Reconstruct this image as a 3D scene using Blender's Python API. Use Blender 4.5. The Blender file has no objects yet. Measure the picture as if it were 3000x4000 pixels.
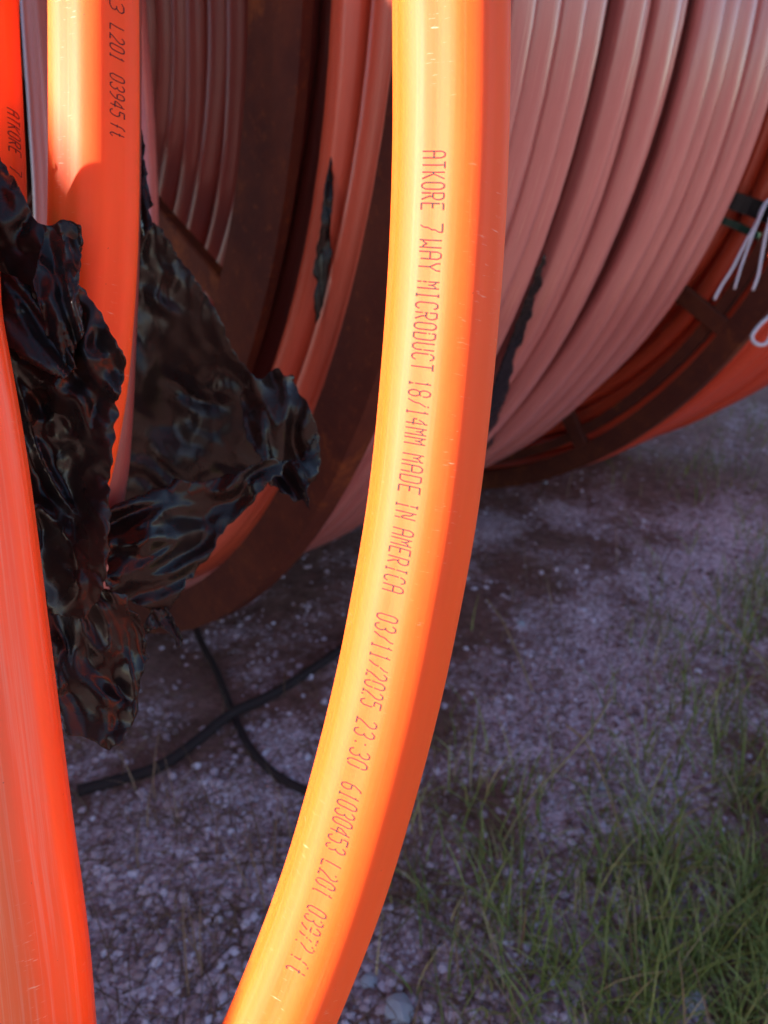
import bpy, bmesh, math, random
import numpy as np
from mathutils import Vector, noise
from mathutils.geometry import delaunay_2d_cdt
rad = math.radians
S = bpy.context.scene
C = S.collection

# ------------------------------------------------------------------ camera, sky, sun, exposure
FPX = 2900.0                       # focal length in pixels of the 3000 x 4000 photograph
PITCH = rad(22.3727)
R = 1.5                            # outer radius of the steel reel
CAM = np.array([0.0, 0.0, 0.71839 * R])
cd = bpy.data.cameras.new('camera'); cam = bpy.data.objects.new('camera', cd); C.objects.link(cam)
cam.location = CAM; cam.rotation_euler = (rad(90) - PITCH, 0, 0)
cd.sensor_fit = 'VERTICAL'; cd.sensor_height = 36.0; cd.sensor_width = 27.0
cd.lens = FPX / 4000 * 36.0
cd.clip_start = 0.02; cd.clip_end = 500
cd.dof.use_dof = True; cd.dof.focus_distance = 0.385; cd.dof.aperture_fstop = 9.5
S.camera = cam

SUN_EL = rad(27); SUN_H = Vector((-0.875, -0.485, 0)).normalized()      # towards the sun, horizontally
SUN_DIR = Vector((SUN_H.x * math.cos(SUN_EL), SUN_H.y * math.cos(SUN_EL), math.sin(SUN_EL)))
w = bpy.data.worlds.new('World'); S.world = w; w.use_nodes = True
wn = w.node_tree; bg = wn.nodes['Background']
sky = wn.nodes.new('ShaderNodeTexSky'); sky.sky_type = 'NISHITA'; sky.sun_disc = False
sky.sun_elevation = SUN_EL; sky.sun_rotation = math.atan2(SUN_H.x, SUN_H.y)
sky.air_density = 1.0; sky.dust_density = 0.4; sky.ozone_density = 2.5
wn.links.new(sky.outputs[0], bg.inputs[0]); bg.inputs[1].default_value = 0.066
sd = bpy.data.lights.new('sun', 'SUN'); sun = bpy.data.objects.new('sun', sd); C.objects.link(sun)
sd.energy = 5.0; sd.angle = rad(0.53); sd.color = (1.0, 0.93, 0.82)
sun.rotation_euler = (-SUN_DIR).to_track_quat('-Z', 'Y').to_euler(); sun.location = (-4, -3, 5)
S.view_settings.view_transform = 'Standard'; S.view_settings.look = 'None'
S.view_settings.exposure = 1.95; S.view_settings.gamma = 1.0; S.view_settings.use_curve_mapping = False
S.cycles.max_bounces = 8

# ------------------------------------------------------------------ helpers
cp, sp = math.cos(PITCH), math.sin(PITCH)
O = np.array([-.62934218 * R, 1.32470723 * R, R])          # centre of the near flange
A = np.array([.714873, .699254, 0.0])                      # reel axis, away from the camera
N = np.array([.699254, -.714873, 0.0])                     # across it, towards the camera
U = np.array([0.0, 0.0, 1.0])

def at(u, v, d):
    x = (u - 1500) / FPX; y = -(v - 2000) / FPX
    return CAM + np.array([x, cp + y * sp, -sp + y * cp]) * d
def on_ground(u, v, z=0.0):
    x = (u - 1500) / FPX; y = -(v - 2000) / FPX
    d = np.array([x, cp + y * sp, -sp + y * cp])
    return CAM + d * ((z - CAM[2]) / d[2])
def project(P):
    q = np.asarray(P) - CAM
    z = q[1] * cp - q[2] * sp; y = q[1] * sp + q[2] * cp
    return 1500 + FPX * q[0] / z, 2000 - FPX * y / z, z
def on_reel(s, r, a):                                      # a: degrees from the bottom towards the camera
    a = rad(a)
    return O + A * s + N * (r * math.sin(a)) - U * (r * math.cos(a))

def link(name, me, mat=None, parent=None, smooth=True):
    o = bpy.data.objects.new(name, me); C.objects.link(o)
    if mat and not me.materials: me.materials.append(mat)
    if parent: o.parent = parent
    if smooth and len(me.polygons):
        me.polygons.foreach_set('use_smooth', [True] * len(me.polygons))
    return o
def mesh(verts, faces, name='mesh'):
    me = bpy.data.meshes.new(name); me.from_pydata([tuple(map(float, v)) for v in verts], [], faces); me.update(); return me
def tag(o, label=None, cat=None, group=None, kind=None):
    if label: o['label'] = label
    if cat: o['category'] = cat
    if group: o['group'] = group
    if kind: o['kind'] = kind
    return o
def thing(name, label, cat, group=None, loc=(0, 0, 0)):
    o = bpy.data.objects.new(name, None); C.objects.link(o); o.location = loc; o.empty_display_size = .1
    return tag(o, label, cat, group)

def material(name, base=(.5, .5, .5), rough=.5, spec=.5, metal=0.0):
    m = bpy.data.materials.new(name); m.use_nodes = True
    b = m.node_tree.nodes['Principled BSDF']
    b.inputs['Base Color'].default_value = (*base, 1); b.inputs['Roughness'].default_value = rough
    b.inputs['Specular IOR Level'].default_value = spec; b.inputs['Coat Roughness'].default_value = .3; b.inputs['Metallic'].default_value = metal
    return m, m.node_tree, b
def node(nt, kind, **kw):
    n = nt.nodes.new(kind)
    for k, v in kw.items():
        if k in n.inputs: n.inputs[k].default_value = v
        else: setattr(n, k, v)
    return n
def ramp(nt, src, stops):
    r = nt.nodes.new('ShaderNodeValToRGB'); e = r.color_ramp.elements
    while len(e) < len(stops): e.new(.5)
    for i, (p, c) in enumerate(stops):
        e[i].position = p; e[i].color = (*c, 1) if len(c) == 3 else c
    nt.links.new(src, r.inputs[0]); return r.outputs[0]
def mix(nt, fac, a, b, mode='MIX'):
    m = nt.nodes.new('ShaderNodeMix'); m.data_type = 'RGBA'; m.blend_type = mode
    for sock, val in ((m.inputs[0], fac), (m.inputs[6], a), (m.inputs[7], b)):
        if hasattr(val, 'is_linked'): nt.links.new(val, sock)
        elif isinstance(val, (int, float)): sock.default_value = val
        else: sock.default_value = (*val, 1)
    return m.outputs[2]
def texcoord(nt, out='Object', scale=(1, 1, 1)):
    t = nt.nodes.new('ShaderNodeTexCoord'); mp = nt.nodes.new('ShaderNodeMapping')
    mp.inputs['Scale'].default_value = scale; nt.links.new(t.outputs[out], mp.inputs[0]); return mp.outputs[0]
def noise_tex(nt, vec, scale, detail=4, rough=.6):
    n = node(nt, 'ShaderNodeTexNoise', Scale=scale, Detail=detail, Roughness=rough); nt.links.new(vec, n.inputs['Vector']); return n.outputs['Fac']
def bump(nt, b, h, strength, dist):
    n = node(nt, 'ShaderNodeBump', Strength=strength, Distance=dist); nt.links.new(h, n.inputs['Height']); nt.links.new(n.outputs[0], b.inputs['Normal'])

# ------------------------------------------------------------------ materials
def duct_material(name, base, dust_sheen=.06, scuffs=True, rough=.45, spec=.5, coat=0.0, sss=0.0):
    m, nt, b = material(name, base, rough, spec); b.inputs['Coat Weight'].default_value = coat
    if sss:                                                # the polyethylene jacket lets some red light through
        b.inputs['Subsurface Weight'].default_value = sss; b.inputs['Subsurface Radius'].default_value = (1.0, .10, .03); b.inputs['Subsurface Scale'].default_value = .012
    big = noise_tex(nt, texcoord(nt, 'UV', (3, 2.2, 1)), 2.2, 3)
    col = mix(nt, ramp(nt, big, [(.35, (0, 0, 0)), (.75, (1, 1, 1))]), base, tuple(c * .88 + .002 for c in base))
    streak = noise_tex(nt, texcoord(nt, 'UV', (22, 1.4, 1)), 3.0, 5, .7)         # long rubbed lines along the length; painted sky sheen on the lower left duct
    col = mix(nt, ramp(nt, streak, [(.5, (0, 0, 0)), (.85, (dust_sheen, dust_sheen, dust_sheen))]), col, (.72, .42, .3))
    if scuffs:
        sc = noise_tex(nt, texcoord(nt, 'UV', (9, 300, 1)), 2.0, 3, .6)          # short scratches across
        patch = noise_tex(nt, texcoord(nt, 'UV', (5, 4, 1)), 1.3, 2)
        k = mix(nt, 1.0, ramp(nt, sc, [(.62, (0, 0, 0)), (.72, (.45, .45, .45))]), ramp(nt, patch, [(.54, (0, 0, 0)), (.66, (1, 1, 1))]), 'MULTIPLY')
        col = mix(nt, k, col, (.85, .62, .45))
        speck = noise_tex(nt, texcoord(nt, 'Object', (1, 1, 1)), 420, 1)
        col = mix(nt, ramp(nt, speck, [(.80, (0, 0, 0)), (.83, (.8, .8, .8))]), col, (.12, .04, .02))
    nt.links.new(col, b.inputs['Base Color'])
    rr = ramp(nt, streak, [(.3, (rough - .04,) * 3), (.8, (rough + .10,) * 3)]); nt.links.new(rr, b.inputs['Roughness'])
    bump(nt, b, noise_tex(nt, texcoord(nt, 'UV', (12, 1.2, 1)), 4, 3), .06, .002)
    return m
ORANGE = (.90, .096, .004)
M_duct = duct_material('orange_duct_plastic', ORANGE, rough=.60, spec=.45, coat=.0, sss=.45)
M_coil = duct_material('orange_coil_plastic', (.54, .175, .155), dust_sheen=.45, scuffs=False, rough=.23, spec=1.0)
M_inner = duct_material('shade_darkened_duct_plastic', (.26, .050, .040), dust_sheen=.10, scuffs=False, rough=.36, spec=.6)  # shade of deep turns and gaps put into a darker duct colour
M_sheen = duct_material('sheen_streaked_orange_duct_plastic', (.88, .10, .008), dust_sheen=.62, rough=.40, spec=.7, sss=.2)  # strong pale streaks paint the sky sheen into the colour
M_mid = duct_material('bounce_glow_coil_plastic', (.68, .105, .050), dust_sheen=.15, scuffs=False, rough=.34, spec=.8)  # stronger orange paints in bounced glow on the turns nearest the flange
M_far = duct_material('red_orange_coil_plastic', (.72, .075, .028), dust_sheen=.08, scuffs=False, rough=.32, spec=.6)
M_ink = material('brown_black_ink', (.055, .032, .030), .75, .2)[0]
M_fleck = material('pale_scuff', (.75, .6, .5), .6)[0]

def steel_material():
    m, nt, b = material('rusty_painted_steel', (.07, .022, .015), .7, .12)
    v = texcoord(nt)
    n1 = noise_tex(nt, v, 5, 6, .7); n2 = noise_tex(nt, v, 60, 4, .7)
    col = mix(nt, ramp(nt, n1, [(.40, (0, 0, 0)), (.66, (1, 1, 1))]), (.078, .020, .014), (.13, .034, .017))
    col = mix(nt, ramp(nt, n2, [(.56, (0, 0, 0)), (.76, (.7, .7, .7))]), col, (.20, .055, .018))
    n3 = noise_tex(nt, texcoord(nt, 'Object', (1, 1, 1)), 3.1, 7, .72)
    col = mix(nt, ramp(nt, n3, [(.56, (0, 0, 0)), (.68, (.85, .85, .85))]), col, (.30, .085, .022))
    nt.links.new(col, b.inputs['Base Color']); bump(nt, b, n2, .35, .002); return m
M_steel = steel_material()

def plastic_material():
    m, nt, b = material('black_torn_plastic', (.012, .010, .011), .3, .30)
    v = texcoord(nt); n1 = noise_tex(nt, v, 9, 4, .6)
    col = mix(nt, ramp(nt, n1, [(.45, (0, 0, 0)), (.75, (1, 1, 1))]), (.010, .007, .007), (.028, .016, .012))
    nt.links.new(col, b.inputs['Base Color'])
    rr = ramp(nt, noise_tex(nt, v, 14, 3), [(.35, (.20,) * 3), (.7, (.40,) * 3)]); nt.links.new(rr, b.inputs['Roughness'])
    bump(nt, b, noise_tex(nt, v, 60, 3, .6), .03, .003); return m
M_plastic = plastic_material()
M_rubber = material('black_cable_rubber', (.035, .020, .020), .75, .2)[0]
M_twine = material('white_twine', (.62, .60, .66), .6, .3)[0]
M_green = material('green_strap', (.012, .055, .035), .5)[0]
M_dark = material('black_strap', (.014, .012, .013), .5)[0]

def ground_material():
    m, nt, b = material('gravel_ground', (.25, .2, .2), .9, .25)
    v = texcoord(nt)
    vor = node(nt, 'ShaderNodeTexVoronoi', Scale=150.0); nt.links.new(v, vor.inputs['Vector'])
    vor2 = node(nt, 'ShaderNodeTexVoronoi', Scale=60.0); nt.links.new(v, vor2.inputs['Vector'])
    sep = nt.nodes.new('ShaderNodeSeparateColor'); nt.links.new(vor.outputs['Color'], sep.inputs[0])
    pebble = ramp(nt, sep.outputs[0], [(0, (.30, .17, .17)), (.35, (.56, .36, .38)), (.7, (.74, .53, .57)), (1, (.88, .72, .78))])
    soil = ramp(nt, noise_tex(nt, v, 26, 5, .7), [(.3, (.13, .055, .04)), (.7, (.32, .15, .125))])
    ab = node(nt, 'ShaderNodeAttribute', attribute_name='bare')
    ma = nt.nodes.new('ShaderNodeMath'); ma.operation = 'ADD'; nt.links.new(ab.outputs['Fac'], ma.inputs[0])
    mb = nt.nodes.new('ShaderNodeMath'); mb.operation = 'MULTIPLY_ADD'; nt.links.new(noise_tex(nt, v, 32, 8, .75), mb.inputs[0]); mb.inputs[1].default_value = 1.8; mb.inputs[2].default_value = -.9
    nt.links.new(mb.outputs[0], ma.inputs[1])
    patch = ramp(nt, ma.outputs[0], [(.25, (0, 0, 0)), (.75, (1, 1, 1))])
    col = mix(nt, patch, soil, pebble)
    nt.links.new(col, b.inputs['Base Color'])
    h = mix(nt, .5, vor.outputs['Distance'], vor2.outputs['Distance'])
    bump(nt, b, h, .8, .006); return m
M_ground = ground_material()

def varied(name, stops, rough=.7, scale=40):
    m, nt, b = material(name, stops[0][1], rough, .3)
    g = nt.nodes.new('ShaderNodeNewGeometry')
    col = ramp(nt, g.outputs['Random Per Island'], stops); nt.links.new(col, b.inputs['Base Color']); return m
M_pebble = varied('gravel_stones', [(0, (.20, .10, .10)), (.3, (.40, .24, .25)), (.65, (.52, .35, .38)), (.9, (.62, .46, .52)), (1, (.74, .60, .68))], .8)
M_grass = varied('green_grass_blades', [(0, (.11, .13, .024)), (.5, (.21, .235, .05)), (.85, (.36, .34, .10)), (1, (.52, .36, .18))], .6)
M_dry = varied('dry_grass_blades', [(0, (.10, .045, .025)), (.5, (.20, .10, .06)), (1, (.34, .20, .12))], .75)

# ------------------------------------------------------------------ ground: one sheet, dense near the reel
def ground_height(x, y):
    d = math.hypot(x - .3, y - 1.4)
    k = max(0.0, 1 - d / 9)
    return (.020 * noise.noise((x * 2.1, y * 2.1, 3)) + .010 * noise.noise((x * 7, y * 7, 8)) + .004 * noise.noise((x * 24, y * 24, 1))) * k - .018
BARE = [on_ground(u, v)[:2].tolist() + [r_] for u, v, r_ in ((2900, 2080, .26), (2720, 2300, .24), (2480, 2520, .22), (2280, 2680, .20), (2280, 2900, .19), (2400, 3120, .16), (2150, 3480, .13), (1980, 3700, .12), (2450, 3900, .12),
         (1300, 2950, .14), (1000, 3250, .20), (700, 3500, .22), (1180, 3750, .14), (1900, 2050, .14), (2250, 2000, .13))]
def bare_gravel(x, y):                                     # where the gravel lies free of litter
    k = sum(math.exp(-((x - a) ** 2 + (y - b) ** 2) / (r_ * r_)) for a, b, r_ in BARE)
    return min(1.0, k) * .75 + .5 * noise.noise((x * 6, y * 6, 2)) * (1 if abs(x) + abs(y) < 20 else .4) + .22
def make_ground():
    n = 201; t = np.linspace(-1, 1, n)
    ax = 1.6 * t + 150 * np.sign(t) * np.abs(t) ** 9
    vs = [(x + .3, y + 1.4, ground_height(x + .3, y + 1.4)) for y in ax for x in ax]
    fs = [(j * n + i, j * n + i + 1, (j + 1) * n + i + 1, (j + 1) * n + i) for j in range(n - 1) for i in range(n - 1)]
    me = mesh(vs, fs); at_ = me.attributes.new('bare', 'FLOAT', 'POINT')
    at_.data.foreach_set('value', [bare_gravel(x, y) for x, y, z in vs])
    o = link('ground', me, M_ground); tag(o, 'shaded gravelly ground with sparse grass under the reels', kind='structure')
make_ground()

# ------------------------------------------------------------------ tubes
def smooth_path(pts, step):
    P = np.array(pts, float); n = len(P); out = []
    for i in range(n - 1):
        p0 = P[i - 1] if i else 2 * P[0] - P[1]; p3 = P[i + 2] if i + 2 < n else 2 * P[-1] - P[-2]
        p1, p2 = P[i], P[i + 1]; L = np.linalg.norm(p2 - p1); k = max(2, int(L / (step * .25)))
        # centripetal-style tangents keep unequal spans smooth
        d0, d1, d2 = (max(np.linalg.norm(b - a), 1e-6) ** .5 for a, b in ((p0, p1), (p1, p2), (p2, p3)))
        m1 = (p1 - p0) / d0 - (p2 - p0) / (d0 + d1) + (p2 - p1) / d1; m2 = (p2 - p1) / d1 - (p3 - p1) / (d1 + d2) + (p3 - p2) / d2
        m1 *= d1; m2 *= d1
        for j in range(k):
            t = j / k; a = t * t * t; b = t * t
            out.append((2 * a - 3 * b + 1) * p1 + (a - 2 * b + t) * m1 + (-2 * a + 3 * b) * p2 + (a - b) * m2)
    out.append(P[-1]); Q = np.array(out)
    for _ in range(6): Q[1:-1] = Q[1:-1] * .5 + (Q[:-2] + Q[2:]) * .25
    L = np.r_[0, np.cumsum(np.linalg.norm(np.diff(Q, axis=0), axis=1))]
    m = max(3, int(L[-1] / step)); s = np.linspace(0, L[-1], m)
    return np.stack([np.interp(s, L, Q[:, k]) for k in range(3)], 1), s
def frames(P, ref):
    T = np.gradient(P, axis=0); T /= np.linalg.norm(T, axis=1)[:, None]
    X = np.zeros_like(P); x = np.asarray(ref, float)
    for i in range(len(P)):
        x = x - T[i] * (x @ T[i]); x /= np.linalg.norm(x); X[i] = x
    return T, X, np.cross(T, X)
def hexr(th, r, amp): return r * (1 + amp * math.cos(6 * th) - amp * .25 * math.cos(12 * th))
def tube_mesh(P, X, Y, s, r, seg=24, amp=.0, twist=0.0, phase=0.0, caps=True):
    n = len(P); th = np.arange(seg) * 2 * math.pi / seg
    vs = []
    for i in range(n):
        for t in th:
            q = hexr(t + phase + twist * s[i], r, amp); vs.append(P[i] + (X[i] * math.cos(t) + Y[i] * math.sin(t)) * q)
    fs = [(i * seg + k, i * seg + (k + 1) % seg, (i + 1) * seg + (k + 1) % seg, (i + 1) * seg + k) for i in range(n - 1) for k in range(seg)]
    me = bpy.data.meshes.new('tube')
    if caps: fs = fs + [tuple(range(seg - 1, -1, -1)), tuple((n - 1) * seg + k for k in range(seg))]
    me.from_pydata([tuple(map(float, v)) for v in vs], [], fs); me.update()
    uvl = me.uv_layers.new(name='UVMap'); co = np.zeros(len(me.loops) * 2)
    li = 0
    for pi, f in enumerate(fs):
        if pi < (n - 1) * seg:
            i, k = divmod(pi, seg)
            for (ii, kk) in ((i, k), (i, k + 1), (i + 1, k + 1), (i + 1, k)):
                co[li * 2] = kk / seg; co[li * 2 + 1] = s[ii]; li += 1
        else: li += len(f)
    uvl.data.foreach_set('uv', co); return me
def tube(name, pts, r, mat, parent=None, step=.02, seg=12, ref=(0.3, 0.9, 0.2)):
    P, s = smooth_path(pts, step); T, X, Y = frames(P, ref); return link(name, tube_mesh(P, X, Y, s, r, seg), mat, parent)
def turn_mesh(r, tube_r, seed, segs=128, sec=24, amp=.032, wob=.0045, mat=None):
    rnd = random.Random(seed); ph = [rnd.uniform(0, 6.28) for _ in range(8)]
    n = segs; vs = []
    for i in range(n):
        a = 2 * math.pi * i / n
        dr = wob * (math.sin(2 * a + ph[0]) + .7 * math.sin(3 * a + ph[1]) + .4 * math.sin(7 * a + ph[2]))
        ds = wob * .9 * (math.sin(a + ph[3]) + .8 * math.sin(4 * a + ph[4]) + .4 * math.sin(9 * a + ph[5]))
        er = N * math.sin(a) - U * math.cos(a); tw = ph[6] + .5 * math.sin(a + ph[7])
        for k in range(sec):
            t = 2 * math.pi * k / sec; q = hexr(t + tw, tube_r, amp)
            vs.append(er * (r + dr + q * math.cos(t)) + A * (ds + q * math.sin(t)))
    fs = [(i * sec + k, i * sec + (k + 1) % sec, ((i + 1) % n) * sec + (k + 1) % sec, ((i + 1) % n) * sec + k) for i in range(n) for k in range(sec)]
    me = mesh(vs, fs, 'turn'); uvl = me.uv_layers.new(name='UVMap'); co = []
    for i in range(n):
        for k in range(sec):
            for (ii, kk) in ((i, k), (i, k + 1), (i + 1, k + 1), (i + 1, k)): co += [kk / sec, ii * 2 * math.pi * r / n]
    uvl.data.foreach_set('uv', co); me.materials.append(mat or M_coil)
    me.polygons.foreach_set('use_smooth', [True] * len(me.polygons)); return me

# ------------------------------------------------------------------ steel reel
def hoop_mesh(r0, r1, s0, s1, n=128):
    vs = []
    for i in range(n):
        a = 2 * math.pi * i / n; er = N * math.sin(a) - U * math.cos(a)
        for (r, s) in ((r0, s0), (r1, s0), (r1, s1), (r0, s1)): vs.append(er * r + A * s)
    fs = [(i * 4 + k, ((i + 1) % n) * 4 + k, ((i + 1) % n) * 4 + (k + 1) % 4, i * 4 + (k + 1) % 4) for i in range(n) for k in range(4)]
    me = mesh(vs, fs, 'hoop'); me.materials.append(M_steel)
    bm = bmesh.new(); bm.from_mesh(me); bmesh.ops.recalc_face_normals(bm, faces=bm.faces); bm.to_mesh(me); bm.free(); return me
def bar_mesh(p, q, wv, tv):
    p, q, wv, tv = map(np.asarray, (p, q, wv, tv)); vs = []
    for e in (p, q):
        for (i, j) in ((-1, -1), (1, -1), (1, 1), (-1, 1)): vs.append(e + wv * (i * .5) + tv * (j * .5))
    me = mesh(vs, [(0, 1, 2, 3), (7, 6, 5, 4), (0, 4, 5, 1), (1, 5, 6, 2), (2, 6, 7, 3), (3, 7, 4, 0)], 'bar')
    bm = bmesh.new(); bm.from_mesh(me); bmesh.ops.recalc_face_normals(bm, faces=bm.faces)
    bmesh.ops.bevel(bm, geom=bm.edges[:], offset=.003, segments=1, affect='EDGES'); bm.to_mesh(me); bm.free()
    me.materials.append(M_steel); return me
def rad_dir(a): a = rad(a); return N * math.sin(a) - U * math.cos(a)
def tan_dir(a): a = rad(a); return N * math.cos(a) + U * math.sin(a)
W = 1.478
RING = hoop_mesh(1.430, 1.500, -.022, .022); INNER = hoop_mesh(1.372, 1.405, -.016, .016)
PLATE = hoop_mesh(1.176, 1.232, -.014, .004); PLATE2 = hoop_mesh(1.100, 1.172, -.004, .006); SHADE_RIM = hoop_mesh(1.096, 1.102, .007, .110)
DRUM = hoop_mesh(.440, .450, 0, W); HUB = hoop_mesh(.05, .16, -.05, .05, 48)
NEAR_RING = hoop_mesh(1.412, 1.500, -.022, .022)
def steel_reel(label, centre):
    t = thing('steel_reel', label, 'reel', 'steel duct reels standing in a row', centre)
    for s, outer in ((0, NEAR_RING), (W, RING)):
        o = link('flange_ring', outer, None, t, False); o.location = A * s
        for me, nm in ((PLATE, 'flange_hoop'), (PLATE2, 'flange_hoop'), (HUB, 'hub')):
            o = link(nm, me, None, t, False); o.location = A * s
        for k in range(15):
            a = 35 + 24 * k
            if not s and k in (0, 2): continue
            r1 = 1.432 if s else (1.12 if k in (0, 1, 2, 14) else 1.415)
            off = -.020 if s else .022
            o = link('spoke', bar_mesh(rad_dir(a) * .15, rad_dir(a) * r1, tan_dir(a) * .050, A * .026), None, t, False); o.location = A * (s + off)
        if s:
            o = link('inner_ring', INNER, None, t, False); o.location = A * s
    link('light_blocking_rim', SHADE_RIM, None, t, False)  # rim added behind the hoop to block light from the recessed turns
    link('drum', DRUM, None, t, False)
    return t
reel_a = steel_reel('rusty brown steel reel whose hoop and spokes frame the coil in the middle', O)

# turns: (s, r) for the coil on the reel in view
TR = .0288
turns = []
def pack_r(s): return 1.420 - .088 * s / 1.25
s = .060
while s < .42:
    turns.append((s, pack_r(s) - .002)); s += .0622
for s, dr in ((.500, .012), (.562, -.012), (.625, .010), (.688, -.014), (.757, .022), (.823, -.016), (.885, .006), (.950, .016), (1.015, -.014), (1.082, .020), (1.148, -.004), (1.212, -.004)):
    turns.append((s, pack_r(s) + dr - .012))
s = .03
while s < 1.2:
    turns.append((s, pack_r(s) - .066)); s += .0622
r = .50
while r < 1.07:
    for s in (.155, .217): turns.append((s, r))
    r += .0612
turns += [(.043, 1.272), (.040, 1.362), (.105, 1.10), (.105, 1.16), (.105, 1.22), (.108, 1.30)]
rw = random.Random(4)
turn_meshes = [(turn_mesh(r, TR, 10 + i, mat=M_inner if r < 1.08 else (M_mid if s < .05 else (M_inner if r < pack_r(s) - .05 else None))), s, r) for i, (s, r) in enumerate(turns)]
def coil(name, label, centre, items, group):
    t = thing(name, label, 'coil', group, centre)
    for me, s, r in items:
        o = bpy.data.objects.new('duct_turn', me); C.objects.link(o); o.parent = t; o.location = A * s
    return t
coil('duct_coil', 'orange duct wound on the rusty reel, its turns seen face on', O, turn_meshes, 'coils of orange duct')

# second coil behind the far flange, tied with straps
items_b = []
k = 0
rr = 1.455
while rr > .9:
    items_b.append((turn_mesh(rr, TR, 300 + k, wob=.007, mat=M_far), .055 + .008 * (k % 3), rr)); rr -= .064; k += 1
rr = 1.425
while rr > .95:
    items_b.append((turn_mesh(rr, TR, 330 + k, wob=.005, mat=M_far), .118, rr)); rr -= .064; k += 1
for s in np.arange(.12, 1.15, .063):
    items_b.append((turn_mesh(1.462 + .01 * (k % 2), TR, 360 + k, wob=.006, mat=M_far), float(s), 1.46)); k += 1
OB = O + A * (W + .10)
coil_b = coil('duct_coil', 'dark orange duct coil behind the spoked far flange at the right', OB, items_b, 'coils of orange duct')

# ------------------------------------------------------------------ neighbouring reel left of the camera: it shades this one
OZ = O + A * (-1.62 - W) + N * (-.278)
reel_z = steel_reel('neighbouring steel reel standing out of view to the left', OZ)
items_z = [(me, s, r) for me, s, r in turn_meshes]
coil_z = coil('duct_coil', 'neighbouring orange duct coil standing out of view to the left', OZ, items_z, 'coils of orange duct')
o = link('inner_layers', hoop_mesh(.46, 1.30, .14, W - .18), None, coil_z, False); o.data.materials.clear(); o.data.materials.append(M_coil)
# black sheet added out of view to keep sky light off the coil side
def sky_blocker():
    t = thing('sky_blocking_sheet', 'added black sheet out of view blocking sky light above the two reels', 'sky_blocker', None, tuple(O + U * 1.7))
    prof = [(-1.5, 2.62), (-1.0, 2.95), (-.5, 3.12), (0, 3.18), (.5, 3.14), (.9, 3.02), (1.15, 2.80), (1.26, 2.5), (1.29, 2.2), (1.28, 1.95), (1.30, 1.55)]
    L = np.r_[0, np.cumsum([math.hypot(b[0] - a[0], b[1] - a[1]) for a, b in zip(prof, prof[1:])])]; nu, nv = 40, 70
    vs = []
    for j in range(nv + 1):
        q = L[-1] * j / nv; l_ = np.interp(q, L, [p[0] for p in prof]); z_ = np.interp(q, L, [p[1] for p in prof]) - 1.5
        low = max(0, (2.5 - (z_ + 1.5)) / .8) if l_ > 1.2 else 0
        for i in range(nu + 1):
            k = i / nu; s0 = -1.75 + .65 * min(1, low * 2); s1 = .15 - .16 * min(1, low * 2); s_ = s0 + (s1 - s0) * k
            w_ = noise.noise((s_ * 3, q * 2, 5)); sagg = .08 * math.sin(math.pi * min(1, max(0, (s_ + 1.6) / 1.6))) * (1 - min(1, low * 3))
            vs.append(A * s_ + N * (l_ + .04 * w_) + U * (z_ + .03 * w_ - sagg - 1.7 + low * .08 * noise.noise((s_ * 9, 1, 2))))
    fs = [(j * (nu + 1) + i, j * (nu + 1) + i + 1, (j + 1) * (nu + 1) + i + 1, (j + 1) * (nu + 1) + i) for j in range(nv) for i in range(nu)]
    o = link('film_sheet', mesh(vs, fs), M_plastic, t); m_ = o.modifiers.new('thickness', 'SOLIDIFY'); m_.thickness = .001
sky_blocker()
# ------------------------------------------------------------------ loose ducts in front
FONT = {
'A':'01110 10001 10001 11111 10001 10001 10001','T':'11111 00100 00100 00100 00100 00100 00100','K':'10001 10010 10100 11000 10100 10010 10001',
'O':'01110 10001 10001 10001 10001 10001 01110','R':'11110 10001 10001 11110 10100 10010 10001','E':'11111 10000 10000 11110 10000 10000 11111',
'7':'11111 00001 00010 00010 00100 00100 01000','W':'10001 10001 10001 10001 10101 11011 10001','Y':'10001 10001 01010 00100 00100 00100 00100',
'M':'10001 11011 10101 10101 10001 10001 10001','I':'01110 00100 00100 00100 00100 00100 01110','C':'01110 10001 10000 10000 10000 10001 01110',
'D':'11110 10001 10001 10001 10001 10001 11110','U':'10001 10001 10001 10001 10001 10001 01110','1':'00100 01100 00100 00100 00100 00100 01110',
'8':'01110 10001 10001 01110 10001 10001 01110','/':'00001 00001 00010 00100 00100 01000 10000','4':'00010 00110 01010 10010 11111 00010 00010',
'N':'10001 11001 10101 10101 10011 10001 10001','0':'01110 10001 10001 10001 10001 10001 01110','3':'01110 10001 00001 00110 00001 10001 01110',
'2':'01110 10001 00001 00010 00100 01000 11111','5':'11111 10000 11110 00001 00001 10001 01110',':':'00000 00000 00100 00000 00000 00100 00000',
'6':'00110 01000 10000 11110 10001 10001 01110','L':'10000 10000 10000 10000 10000 10000 11111','9':'01110 10001 10001 01111 00001 00010 01100',
'f':'00110 01000 01000 11100 01000 01000 01000','t':'01000 01000 11100 01000 01000 01001 00110',' ':'00000 00000 00000 00000 00000 00000 00000'}

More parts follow.
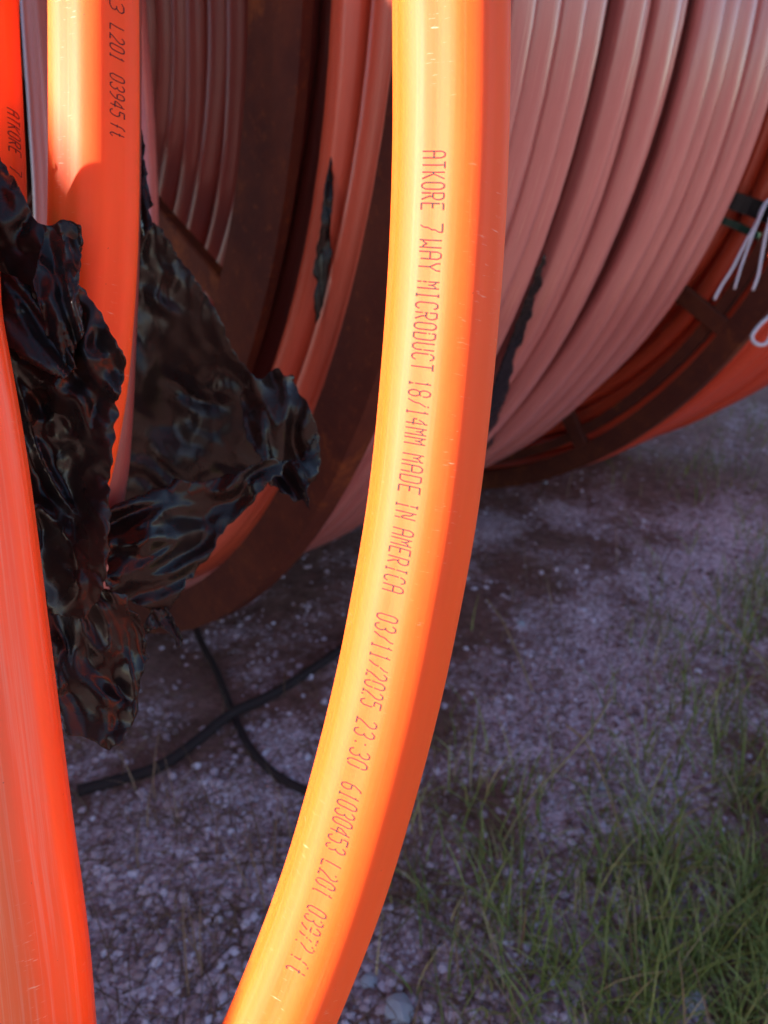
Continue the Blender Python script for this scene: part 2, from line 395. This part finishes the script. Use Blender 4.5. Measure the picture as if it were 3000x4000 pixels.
class Duct:
    """One loose duct: px = [(u, v, depth)] in view, plus world points before and after."""
    def __init__(self, label, px, before=(), after=(), phase=0.0, twist=0.0, seg=48, amp=.016, r=.0285, aim=None, mat=None):
        pts = [np.array(p, float) for p in before] + [at(*p) for p in px] + [np.array(p, float) for p in after]
        self.r, self.amp, self.phase, self.twist = r, amp, phase, twist
        self.P, self.s = smooth_path(pts, .012); mid = len(self.P) // 2
        self.T, self.X, self.Y = frames(self.P, (CAM - self.P[0]))
        # a flat of the faceted jacket lies under the printed line
        if aim is not None:
            sm = self.s_at_v(aim[0]); self.phase = phase = rad(30) - (self.facing(sm) - rad(aim[1]))
        self.t = thing('duct', label, 'duct', 'loose orange ducts hanging in front of the reel', tuple(self.P[-1]))
        me = tube_mesh(self.P - self.P[-1], self.X, self.Y, self.s, r, seg, amp, twist, phase)
        link('tube', me, mat or M_duct, self.t)
    def s_at_v(self, v, th=None):
        if th is None: Q = self.P; ss = self.s
        else:
            ss = np.array([q for q, p in zip(self.s, self.P) if project(p)[2] > .2 and -700 < project(p)[1] < 4600]); Q = [self.surf(q, th(q, v)) for q in ss]
        vs = np.array([project(p)[1] for p in Q]); ok = [i for i in range(len(vs) - 1) if (vs[i] - v) * (vs[i + 1] - v) <= 0 and .15 < project(Q[i])[2] < 1.2]
        i = ok[0]; k = (v - vs[i]) / (vs[i + 1] - vs[i] + 1e-9); return ss[i] + k * (ss[i + 1] - ss[i])
    def frame(self, s):
        f = lambda Q: np.array([np.interp(s, self.s, Q[:, k]) for k in range(3)])
        return f(self.P), f(self.T), f(self.X), f(self.Y)
    def facing(self, s):
        p, t, x, y = self.frame(s); d = CAM - p; return math.atan2(d @ y, d @ x)
    def surf(self, s, th, lift=.0):
        p, t, x, y = self.frame(s); q = hexr(th + self.phase + self.twist * s, self.r, self.amp) + lift
        return p + (x * math.cos(th) + y * math.sin(th)) * q
    def write(self, chunks, offset, height=.0118, sign=-1, rough_end=None, stroke=.00064):
        """chunks: (text, v_start, v_end); offset(v): degrees from the camera-facing line, + to the right."""
        vs, fs = [], []; rnd = random.Random(7); rowd = height / 7
        for text, v0, v1 in chunks:
            thf = lambda q, v: self.facing(q) + sign * rad(offset(v)); s0, s1 = self.s_at_v(v0, thf), self.s_at_v(v1, thf); n = len(text); pitch = (s1 - s0) / (n - .22); sgn = 1 if s1 > s0 else -1
            cell = abs(pitch) / 6.4
            def put(s_, up, v):
                th = self.facing(s_) + sign * rad(offset(v)) + sign * up / self.r
                return self.surf(s_ + up * .07 * sgn, th, .00022) - self.P[-1]
            for ci, ch in enumerate(text):
                rows = FONT[ch].split(); v = v0 + (v1 - v0) * ci / n
                lit = {(cx, ry) for ry, row in enumerate(rows) for cx, bit in enumerate(row) if bit == '1'}
                pos = lambda cx, ry: (s0 + ci * pitch + (cx + .5) * cell * sgn, (3 - ry) * rowd)
                strokes = []
                for (cx, ry) in sorted(lit):
                    near = 0
                    for dx, dy in ((0, 1), (1, 0), (1, 1), (-1, 1)):
                        if (cx + dx, ry + dy) not in lit: continue
                        if dx and dy and ((cx + dx, ry) in lit or (cx, ry + dy) in lit): continue
                        strokes.append((pos(cx, ry), pos(cx + dx, ry + dy)))
                    if not any((cx + a_, ry + b_) in lit for a_ in (-1, 0, 1) for b_ in (-1, 0, 1) if a_ or b_): strokes.append(((pos(cx, ry)[0] - .4 * cell * sgn, pos(cx, ry)[1]), (pos(cx, ry)[0] + .6 * cell * sgn, pos(cx, ry)[1])))
                for (a_, b_) in strokes:
                    dx, dy = b_[0] - a_[0], b_[1] - a_[1]; L_ = math.hypot(dx, dy); dx, dy = dx / L_, dy / L_; t_ = stroke * (.5 if abs(dy) > abs(dx) else .62)
                    nd = 2 if L_ > .0011 else 1                                     # printed as short dashes
                    for q in range(nd):
                        if rough_end and rnd.random() < rough_end(v, a_[1]): continue
                        f0, f1 = (q + .04) / nd, (q + .96) / nd; e = .10 * stroke; b = len(vs)
                        for (f, w_) in ((f0, -1), (f1, -1), (f1, 1), (f0, 1)):
                            vs.append(put(a_[0] + (b_[0] - a_[0]) * f - dy * w_ * t_ + (e if f == f1 else -e) * dx, a_[1] + (b_[1] - a_[1]) * f + dx * w_ * t_, v))
                        fs.append((b, b + 1, b + 2, b + 3))
        link('printed_text', mesh(vs, fs), M_ink, self.t, False)

def over_reel(p, k, dn=.55):           # how a loose duct goes up and over to the reel, above the frame
    p = np.asarray(p)
    q = O + A * k + N * 1.50 + U * 1.25
    top = O + A * (k + .15) + N * .75 + U * 1.84
    return [tuple(O + A * (k + .3) - N * 1.52 + U * .3), tuple(O + A * (k + .25) - N * .6 + U * 1.72), tuple(top), tuple(q)]

def main_px():
    E_ = [(-700, 1540, 1990), (-300, 1536, 1991), (0, 1533, 1990), (500, 1533, 1987), (1000, 1520, 1963), (1600, 1475, 1912), (2000, 1431, 1862), (2400, 1361, 1790), (2700, 1303, 1723), (3100, 1199, 1621), (3500, 1078, 1497), (4000, 877, 1302), (4400, 690, 1120)]
    out = []
    for v, l, rr in E_:
        out.append(((l + rr) / 2, v, .3640 + .050 * (max(0, v) / 4000) ** 1.1 + (0 if v > -10 else -.00002 * v)))
    return out
mp = main_px(); lastp = at(*mp[-1])
main = Duct('bright sunlit orange duct with one long printed line crossing the middle', mp,
            before=over_reel(at(*mp[0]), .05), after=[(lastp[0] - .13, lastp[1] - .03, .22), (lastp[0] - .38, lastp[1] - .05, .045), (lastp[0] - .8, lastp[1] - .05, .012), (lastp[0] - 1.4, lastp[1] - .2, .012)],
            seg=90, amp=.026, aim=(1800, -13))
K = 1.8083
CH = [('ATKORE', 325, 455), ('7', 480, 503), ('WAY', 517, 586), ('MICRODUCT', 607, 801), ('18/14MM', 821, 960), ('MADE', 980, 1066), ('IN', 1084, 1121), ('AMERICA', 1142, 1279),
      ('03/11/2025', 1327, 1528), ('23:30', 1553, 1658), ('61030453', 1694, 1840), ('L201', 1863, 1936), ('03972', 1962, 2050), ('ft', 2068, 2106)]
main.write([(t, a * K, b * K) for t, a, b in CH], lambda v: -15.5 + 10 * max(0, (v - 2400) / 1400) ** 1.2, height=.0125,
           rough_end=lambda v, up: .02 if v < 3350 else (.12 if v < 3600 else .25))

left_low = [(-318, 700, .402), (-216, 1248, .40), (-118, 1808, .40), (-25, 2532, .40), (66, 3255, .40), (128, 3707, .402), (156, 4000, .404), (190, 4500, .41)]
lp = at(*left_low[-1])
p5 = Duct('orange duct cut by the lower left edge of the picture', left_low,
          before=[(-1.3, -.25, 2.5), (-.75, .0, 2.15), (-.47, .22, 1.60)],
          after=[(lp[0] - .02, lp[1] - .06, .2), (lp[0] - .15, lp[1] - .10, .03), (lp[0] - .9, lp[1] - .1, .012)], seg=72, amp=.028, aim=(2800, 20), mat=M_sheen)

def hang(label, px, k, tail, mat=None):
    return Duct(label, px, before=over_reel(at(*px[0]), k), after=tail, seg=72, amp=.028, aim=(300, 26), mat=mat)
pxa = [(366, -500, .50), (370, 0, .49), (372, 500, .49), (368, 900, .492), (350, 1250, .497), (315, 1600, .505), (235, 1950, .515), (60, 2250, .53), (-250, 2450, .55)]
p3 = hang('orange duct at upper left, sunlit above and disappearing into black plastic', pxa, -.25, [tuple(at(-700, 2650, .6))])
p3.write([('03945', 293 * 1.0, 458 * 1.0), ('L201', 103, 241), ('53', -60, 48), ('ft', 486, 542)], lambda v: 28, height=.0110)
p1 = hang('orange duct running along the upper left edge of the picture', [(-108, -400, .50), (-105, 0, .50), (-90, 350, .50), (-75, 700, .50), (-80, 1100, .505), (-140, 1500, .515), (-320, 1900, .53)], -.40, [tuple(at(-700, 2200, .6))])
p1.write([('ATKORE', 432, 605), ('7', 655, 682)], lambda v: 46, height=.0110)
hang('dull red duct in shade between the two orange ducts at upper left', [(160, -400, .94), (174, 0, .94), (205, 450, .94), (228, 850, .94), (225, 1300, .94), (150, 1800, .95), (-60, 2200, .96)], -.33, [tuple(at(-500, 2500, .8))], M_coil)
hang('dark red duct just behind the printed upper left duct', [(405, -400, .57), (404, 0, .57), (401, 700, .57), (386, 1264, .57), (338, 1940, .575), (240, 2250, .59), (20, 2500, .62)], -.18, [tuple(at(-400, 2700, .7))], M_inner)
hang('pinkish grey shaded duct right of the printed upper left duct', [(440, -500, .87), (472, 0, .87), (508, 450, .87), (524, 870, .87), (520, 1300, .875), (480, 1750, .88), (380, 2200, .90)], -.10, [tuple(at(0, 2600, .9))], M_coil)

# ------------------------------------------------------------------ torn black plastic
def inside(p, poly):
    x, y = p; c = False; n = len(poly)
    for i in range(n):
        x1, y1 = poly[i]; x2, y2 = poly[(i + 1) % n]
        if (y1 > y) != (y2 > y) and x < (x2 - x1) * (y - y1) / (y2 - y1) + x1: c = not c
    return c
def sheet(name, poly, depth, parent, seed, amp=.012, fold=60, step=11, jag=7, mat=None, fold_len=480, fold_w=95):
    """Crumpled film: an outline (u, v) hung at depth(u, v), folded along a direction."""
    rnd = random.Random(seed); B = []
    for i in range(len(poly)):
        a, b = np.array(poly[i], float), np.array(poly[(i + 1) % len(poly)], float); L = np.linalg.norm(b - a); k = max(1, int(L / step)); nrm = np.array([-(b - a)[1], (b - a)[0]]) / (L + 1e-6)
        for j in range(k):
            off = jag * (noise.noise((i * 3.1 + j * .24, seed, 0)) * 2.6 + rnd.uniform(-.08, .08)) if j else 0
            B.append(tuple(a + (b - a) * j / k + nrm * off))
    xs = [p[0] for p in B]; ys = [p[1] for p in B]; inn = []
    y = min(ys)
    while y < max(ys):
        x = min(xs)
        while x < max(xs):
            p = (x + rnd.uniform(-.35, .35) * step, y + rnd.uniform(-.35, .35) * step)
            if inside(p, B): inn.append(p)
            x += step
        y += step
    pts = [Vector(p) for p in B + inn]; n = len(B)
    r = delaunay_2d_cdt(pts, [(i, (i + 1) % n) for i in range(n)], [], 1, .5)
    creases = []
    for k_, (lam, am) in enumerate(((210, .30), (130, .12), (80, .03), (200, .15), (120, .05))):
        creases.append((rad(fold + 90) + (rnd.uniform(-.30, .30) if k_ < 3 else rnd.uniform(-1.3, 1.3)), lam * rnd.uniform(.8, 1.25), am, rnd.uniform(0, 9)))
    ca, sa = math.cos(rad(fold)), math.sin(rad(fold)); vs = []
    for p in r[0]:
        u, v = p.x, p.y; a = (u * ca + v * sa) / fold_len; b = (-u * sa + v * ca) / fold_w
        g = noise.noise((u / 300, v / 300, seed * 2.1)); c = 0.0
        for (ang, lam, am, ph) in creases:                 # plane facets that meet in sharp creases
            wx = noise.noise((u / 170 + ph, v / 170, seed)); q = (u * math.cos(ang) + v * math.sin(ang)) / lam + ph + .7 * wx
            c += am * (2 * abs(2 * (q - math.floor(q + .5))) - 1) * (.35 + 1.3 * max(0, .5 + noise.noise((u / 130, v / 130, ph * 3))))
        f1 = 1 - 2 * abs(noise.noise((a, b, seed * 3.7)))
        d = depth(u, v) - amp * (.55 * f1 + .62 * c + 1.2 * g)
        vs.append(at(u, v, d))
    vs = np.array(vs); base = np.array(parent.location)
    me = mesh(vs - base, [tuple(f) for f in r[2]]); o = link(name, me, mat or M_plastic, parent)
    sm = o.modifiers.new('thickness', 'SOLIDIFY'); sm.thickness = .0007; sm.offset = 0
    return o
wrap_l = thing('torn_plastic_wrap', 'crumpled black plastic film draped over the ducts at the left', 'plastic film', 'torn black plastic', tuple(at(250, 2800, .5)))
sheet('film_sheet', [(-90, 480), (0, 615), (60, 700), (140, 860), (185, 885), (250, 862), (312, 880), (322, 960), (305, 1110), (400, 1230), (480, 1385), (492, 1420), (462, 1560), (425, 1900), (430, 2050), (405, 2300), (330, 2420), (200, 2400), (-90, 1700)],
      lambda u, v: .440 - .00003 * (u - 200) + .00002 * (v - 600), wrap_l, 3, amp=.015, fold=62, fold_w=110)
sheet('film_flap', [(180, 880), (250, 858), (312, 878), (322, 960), (302, 1115), (330, 1300), (300, 1360), (230, 1480), (200, 1380), (130, 1100)], lambda u, v: .432, wrap_l, 5, amp=.016, fold=75, fold_w=70)
sheet('film_flap', [(-40, 1050), (60, 1080), (170, 1190), (260, 1330), (300, 1440), (240, 1480), (120, 1420), (-40, 1300)], lambda u, v: .430, wrap_l, 6, amp=.010, fold=50, fold_w=60)
sheet('film_tail', [(150, 2200), (290, 2270), (400, 2300), (480, 2320), (560, 2450), (580, 2560), (545, 2680), (535, 2790), (480, 2900), (430, 2930), (330, 2880), (260, 2870), (210, 2700), (150, 2500)], lambda u, v: .50 + .00004 * (u - 300), wrap_l, 9, amp=.013, fold=70, fold_w=110, fold_len=300)
wrap_m = thing('torn_plastic_wrap', 'black plastic pouch hanging open below the rusty hoop', 'plastic film', 'torn black plastic', tuple(at(640, 2420, .62)))
sheet('film_back', [(548, 860), (600, 868), (640, 900), (690, 1000), (760, 1080), (850, 1230), (930, 1400), (990, 1470), (1010, 1560), (1080, 1760), (1040, 1900), (800, 2020), (420, 2060), (430, 1300), (520, 1000)], lambda u, v: .72 + .00005 * (u - 700) + .00013 * (v - 870), wrap_m, 12, amp=.016, fold=70, fold_w=130)
sheet('film_ear', [(955, 1440), (1010, 1480), (1060, 1450), (1075, 1438), (1120, 1470), (1140, 1462), (1150, 1500), (1200, 1570), (1240, 1680), (1252, 1790), (1235, 1860), (1180, 1930), (1060, 1900), (1020, 1800), (960, 1700), (940, 1560)], lambda u, v: .70 + .0001 * (u - 1100), wrap_m, 14, amp=.026, fold=80, fold_w=95, fold_len=500)
sheet('film_ear', [(1090, 1800), (1180, 1790), (1235, 1690), (1252, 1790), (1245, 1850), (1200, 1880), (1210, 1990), (1180, 1950), (1150, 1965), (1120, 1930), (1090, 1920), (1060, 1870)], lambda u, v: .655, wrap_m, 21, amp=.018, fold=55, fold_w=80)
sheet('film_lip', [(425, 1990), (480, 1960), (540, 1935), (640, 1900), (680, 1870), (790, 1885), (940, 1840), (1060, 1790), (1120, 1800), (1100, 1860), (1060, 1880), (940, 2010), (860, 2090), (820, 2170), (740, 2260), (690, 2340), (645, 2400), (560, 2370), (480, 2340), (415, 2290)], lambda u, v: .545 + .00012 * (u - 430), wrap_m, 17, amp=.016, fold=-28, fold_w=95, fold_len=420)
sheet('film_tatter', [(590, 2380), (650, 2370), (680, 2420), (715, 2500), (700, 2530), (660, 2470), (620, 2450), (560, 2480), (570, 2420)], lambda u, v: .57, wrap_m, 23, amp=.010, fold=60, fold_w=25, step=9)
def tatter(label, poly, d, seed, amp=.008, step=9):
    lo = max(poly, key=lambda p: p[1]); t = thing('torn_plastic_strip', label, 'plastic strip', 'torn black plastic', tuple(at(lo[0], lo[1], d(*lo))))
    sheet('film_strip', poly, d, t, seed, amp=amp, fold=85, fold_w=40, step=step, jag=3)
tatter('ragged black plastic strip hanging beside the printed upper left duct', [(540, 480), (556, 520), (566, 580), (560, 620), (578, 680), (572, 700), (590, 780), (600, 800), (580, 820), (600, 880), (560, 930), (540, 800), (538, 600)], lambda u, v: .60, 31)
tatter('black plastic strip caught between two coil turns beside the main duct', [(1296, 600), (1302, 760), (1290, 900), (1296, 1000), (1270, 1150), (1250, 1230), (1232, 1270), (1226, 1150), (1240, 1100), (1222, 1060), (1250, 900), (1268, 720)], lambda u, v: 1.00 + .00012 * (v - 600), 33)
def pack_depth(off=.0):                                    # depth of the coil surface along the crease
    def f(u, v):
        x = (u - 1500) / FPX; y = -(v - 2000) / FPX; d = np.array([x, cp + y * sp, -sp + y * cp])
        t = .7
        while t < 2.5:
            q = CAM + d * t - O; s_ = q @ A
            if math.hypot(q @ N, q @ U) < pack_r(s_) + .022: break
            t += .004
        return t - off
    return f
tatter('thin torn black plastic strip in the crease of the right turns', [(2128, 985), (2132, 1030), (2112, 1075), (2118, 1110), (2088, 1160), (2080, 1230), (2056, 1270), (2040, 1340), (2012, 1380), (2000, 1460), (1975, 1560), (1946, 1620), (1920, 1760), (1890, 1790), (1900, 1600), (1935, 1480), (1990, 1330), (2040, 1200), (2085, 1080)], pack_depth(.012), 36, amp=.004)

# ------------------------------------------------------------------ straps and twine at the far flange
def strap(name, label, cat, a, r0, r1, s_, width, thick, mat, sag=0.0):
    pts = [on_reel(s_ + .012 * math.sin(i * 2.2), r0 + (r1 - r0) * i / 10, a + sag * math.sin(math.pi * i / 10)) for i in range(11)]
    P, s = smooth_path(pts, .02); T, X, Y = frames(P, tan_dir(a)); vs = []
    for i in range(len(P)):
        for (p, q) in ((-1, -1), (1, -1), (1, 1), (-1, 1)): vs.append(P[i] + X[i] * (p * width / 2) + Y[i] * (q * thick / 2) - P[-1])
    n = len(P); fs = [(i * 4 + k, i * 4 + (k + 1) % 4, i * 4 + 4 + (k + 1) % 4, i * 4 + 4 + k) for i in range(n - 1) for k in range(4)] + [(3, 2, 1, 0), tuple((n - 1) * 4 + k for k in range(4))]
    o = link(name, mesh(vs, fs), mat, None, False); o.location = P[-1]
    return tag(o, label, cat)
strap('green_strap', 'thin dark green strap around the coil at the right edge', 'strap', 68.0, .9, 1.52, W + .085, .020, .004, M_green)
strap('black_strap', 'broad black strap around the coil above the thin green one', 'strap', 70.6, .9, 1.52, W + .080, .046, .005, M_dark)
def twine(label, px, r=.0038):
    P = [at(*p) for p in px]; base = P[-1]
    o = tube('twine', [q - base for q in P], r, M_twine, None, .01, 8); o.location = base; return tag(o, label, 'twine', 'white twine at the far flange')
twine('frayed white twine hanging leftmost in front of the far spokes', [(3060, 740, 1.80), (2985, 800, 1.79), (2955, 870, 1.79), (2905, 960, 1.80), (2860, 1050, 1.80), (2815, 1120, 1.81), (2790, 1170, 1.81)])
twine('pale twine strand hanging between its two longer neighbours', [(2990, 800, 1.77), (2955, 880, 1.775), (2920, 970, 1.78), (2895, 1040, 1.78), (2868, 1130, 1.79)], .003)
twine('cream twine strand hanging at the right edge onto the flange ring', [(3030, 780, 1.76), (2995, 900, 1.77), (2975, 1000, 1.78), (2960, 1080, 1.785), (2940, 1135, 1.79)], .0036)
twine('white twine loop lying at the right edge below the flange ring', [(3080, 1190, 1.95), (3000, 1240, 1.95), (2950, 1290, 1.95), (2935, 1320, 1.95), (2955, 1345, 1.95), (2990, 1345, 1.95), (3010, 1310, 1.95), (3020, 1270, 1.95), (3060, 1240, 1.96)], .005)

# ------------------------------------------------------------------ black cables on the ground
def cable(label, px, r, lift):
    pts = []
    for u, v, h in px:
        g = on_ground(u, v); pts.append((g[0], g[1], ground_height(g[0], g[1]) + r * .8 + h))
    base = np.array(pts[-1]); o = tube('black_cable', [np.array(p) - base for p in pts], r, M_rubber, None, .015, 10); o.location = base
    return tag(o, label, 'cable', 'black cables on the ground')
cable('black cable looping down from the reel towards the main duct', [(690, 2250, .10), (770, 2480, .03), (850, 2620, 0), (905, 2760, 0), (985, 2920, 0), (1080, 3020, 0), (1200, 3080, 0), (1400, 3150, 0)], .009, 0)
cable('straight black cable crossing the looping one on the ground', [(300, 3080, 0), (500, 3020, 0), (620, 2985, 0), (760, 2890, 0), (900, 2790, .012), (1060, 2700, .0), (1300, 2540, 0), (1500, 2400, 0)], .012, 0)

# ------------------------------------------------------------------ gravel, grass
rg = random.Random(11)
def scatter(n, fn):
    out = []
    while len(out) < n:
        u, v = rg.uniform(-900, 4200), rg.uniform(1500, 4700); 
        k = fn(u, v)
        if rg.random() < k:
            g = on_ground(u, v); out.append((g[0], g[1], u, v))
    return out
ico = bmesh.new(); bmesh.ops.create_icosphere(ico, subdivisions=1, radius=1); IV = np.array([v.co[:] for v in ico.verts]); IF = [[v.index for v in f.verts] for f in ico.faces]; ico.free()
def blobs(pts, size):
    vs, fs = [], []
    for x, y, u, v in pts:
        r = size(u, v); sc = np.array([r * rg.uniform(.7, 1.3), r * rg.uniform(.7, 1.3), r * rg.uniform(.45, .9)]); a = rg.uniform(0, 6.28); ca, sa = math.cos(a), math.sin(a)
        q = IV * sc * (1 + np.array([[rg.uniform(-.18, .18)] for _ in IV])); q = np.stack([q[:, 0] * ca - q[:, 1] * sa, q[:, 0] * sa + q[:, 1] * ca, q[:, 2]], 1) + np.array([x, y, ground_height(x, y) + sc[2] * .35])
        b = len(vs); vs += list(q); fs += [[i + b for i in f] for f in IF]
    return mesh(vs, fs)
def gravel_density(u, v):
    g_ = on_ground(u, v); return min(1, max(.06, bare_gravel(g_[0], g_[1])))
g = link('gravel', blobs(scatter(17000, gravel_density), lambda u, v: rg.choice((.0025, .0035, .0045, .0055, .007, .0095))), M_pebble, None, False)
tag(g, 'loose grey and pinkish gravel scattered over the ground', 'gravel', kind='stuff')
for i, (u, v, rr, lab) in enumerate([(2035, 2412, .013, 'pale pebble lying alone right of the main duct'), (2350, 3060, .012, 'small pale stone below the crossed straws on the gravel'), (2720, 3880, .020, 'pale stone among grass near the lower right corner'),
                                  (1560, 3920, .022, 'largest grey stone at the foot of the main duct'), (2130, 1880, .012, 'white pebble just under the far reel hoop'), (1440, 3800, .013, 'small pale stone right beside the main duct near the bottom edge')]):
    gp = on_ground(u, v); bm = bmesh.new(); bmesh.ops.create_icosphere(bm, subdivisions=2, radius=rr)
    for vv in bm.verts: vv.co = vv.co * (1 + .35 * noise.noise(vv.co * 60 + Vector((i * 9, 0, 0)))); vv.co.z *= .6
    me = bpy.data.meshes.new('stone'); bm.to_mesh(me); bm.free()
    o = link('stone', me, material('pale_stone_%d' % i, (.42, .39, .43), .8, .3)[0], None, False); o.location = (gp[0], gp[1], ground_height(gp[0], gp[1]) + rr * .3); tag(o, lab, 'stone', 'pale stones on the gravel')

def blades(pts, length, width, lean, flat=0.0):
    vs, fs = [], []
    for x, y, u, v in pts:
        L = length(u, v); a = rg.uniform(0, 6.28); ln = lean * rg.uniform(.3, 1.3); dx, dy = math.cos(a), math.sin(a); px_, py_ = -dy, dx
        wd = width * rg.uniform(.6, 1.3); z0 = ground_height(x, y) - .002; b = len(vs); n = 5
        for i in range(n):
            t = i / (n - 1); h = L * (t - .35 * ln * t * t) * (1 - flat) + .006 * flat; o = L * ln * t ** 1.7 * (.8 + flat); ww = wd * (1 - t ** 1.6) + .0002
            cx, cy, cz = x + dx * o, y + dy * o, z0 + h
            vs.append((cx - px_ * ww / 2, cy - py_ * ww / 2, cz)); vs.append((cx + px_ * ww / 2, cy + py_ * ww / 2, cz))
        fs += [(b + 2 * i, b + 2 * i + 1, b + 2 * i + 3, b + 2 * i + 2) for i in range(n - 1)]
    return mesh(vs, fs)
def bump_at(u, v, cu, cv, ru, rv): return math.exp(-((u - cu) / ru) ** 2 - ((v - cv) / rv) ** 2)
def green(u, v):
    k = bump_at(u, v, 2950, 2650, 330, 480) + 1.1 * bump_at(u, v, 2850, 3650, 620, 480) + .35 * bump_at(u, v, 2560, 2480, 140, 150) + .75 * bump_at(u, v, 2850, 1750, 320, 180) + .55 * bump_at(u, v, 3020, 2150, 120, 260) + .25 * bump_at(u, v, 1900, 3300, 330, 380) + .22 * bump_at(u, v, 2200, 3900, 400, 300)
    k += .5 if u > 3300 else 0
    return min(1, k) * max(0, .45 + 1.3 * noise.noise((u / 190, v / 150, 9)))
o = link('grass', blades(scatter(5600, green), lambda u, v: rg.uniform(.06, .17), .0034, 1.0), M_grass, None, True); tag(o, 'green grass tufts growing through the gravel at the right', 'grass', kind='stuff')
def dry(u, v):
    k = .16 + .8 * bump_at(u, v, 2150, 2250, 420, 300) + .7 * bump_at(u, v, 1750, 3200, 380, 500) + .5 * bump_at(u, v, 900, 3300, 600, 500) + .6 * bump_at(u, v, 2600, 1800, 500, 200)
    return min(1, k) * max(0, .5 + 1.2 * noise.noise((u / 170, v / 140, 2)))
o = link('dry_grass', blades(scatter(5200, dry), lambda u, v: rg.uniform(.02, .085), .0026, 1.1, .8), M_dry, None, True); tag(o, 'dead brown grass lying flat over the gravel', 'grass', kind='stuff')
o = link('dry_stalks', blades(scatter(420, lambda u, v: min(1, dry(u, v) + .4 * green(u, v))), lambda u, v: rg.uniform(.10, .22), .0028, .8), M_dry, None, True); tag(o, 'tall pale dead stalks standing among the grass', 'grass', kind='stuff')
def straw(label, px):
    pts = []
    for u, v, h in px:
        gq = on_ground(u, v, h); pts.append(gq)
    base = pts[0]; o = tube('straw', [p - base for p in pts], .0022, M_straw, None, .01, 6); o.location = base; tag(o, label, 'straw', 'long straws over the gravel')
M_straw = material('yellow_straw', (.36, .24, .11), .7)[0]
straw('long yellow green straw leaning up right past the gravel patch', [(1960, 3300, .0), (2060, 3130, .04), (2200, 2980, .07), (2330, 2820, .08), (2390, 2720, .08)])
straw('thin straw crossing the long one and running down right', [(2470, 3420, .0), (2410, 3200, .04), (2360, 3050, .06), (2280, 2890, .07), (2210, 2830, .07)])
straw('thin straw rising left of the gravel patch toward the coil', [(2080, 2700, .0), (2020, 2550, .03), (1960, 2420, .05), (1900, 2340, .05)])
straw('fine straw arching over bare gravel near the right edge', [(3050, 2640, .0), (2900, 2500, .05), (2780, 2390, .06), (2700, 2300, .05)])
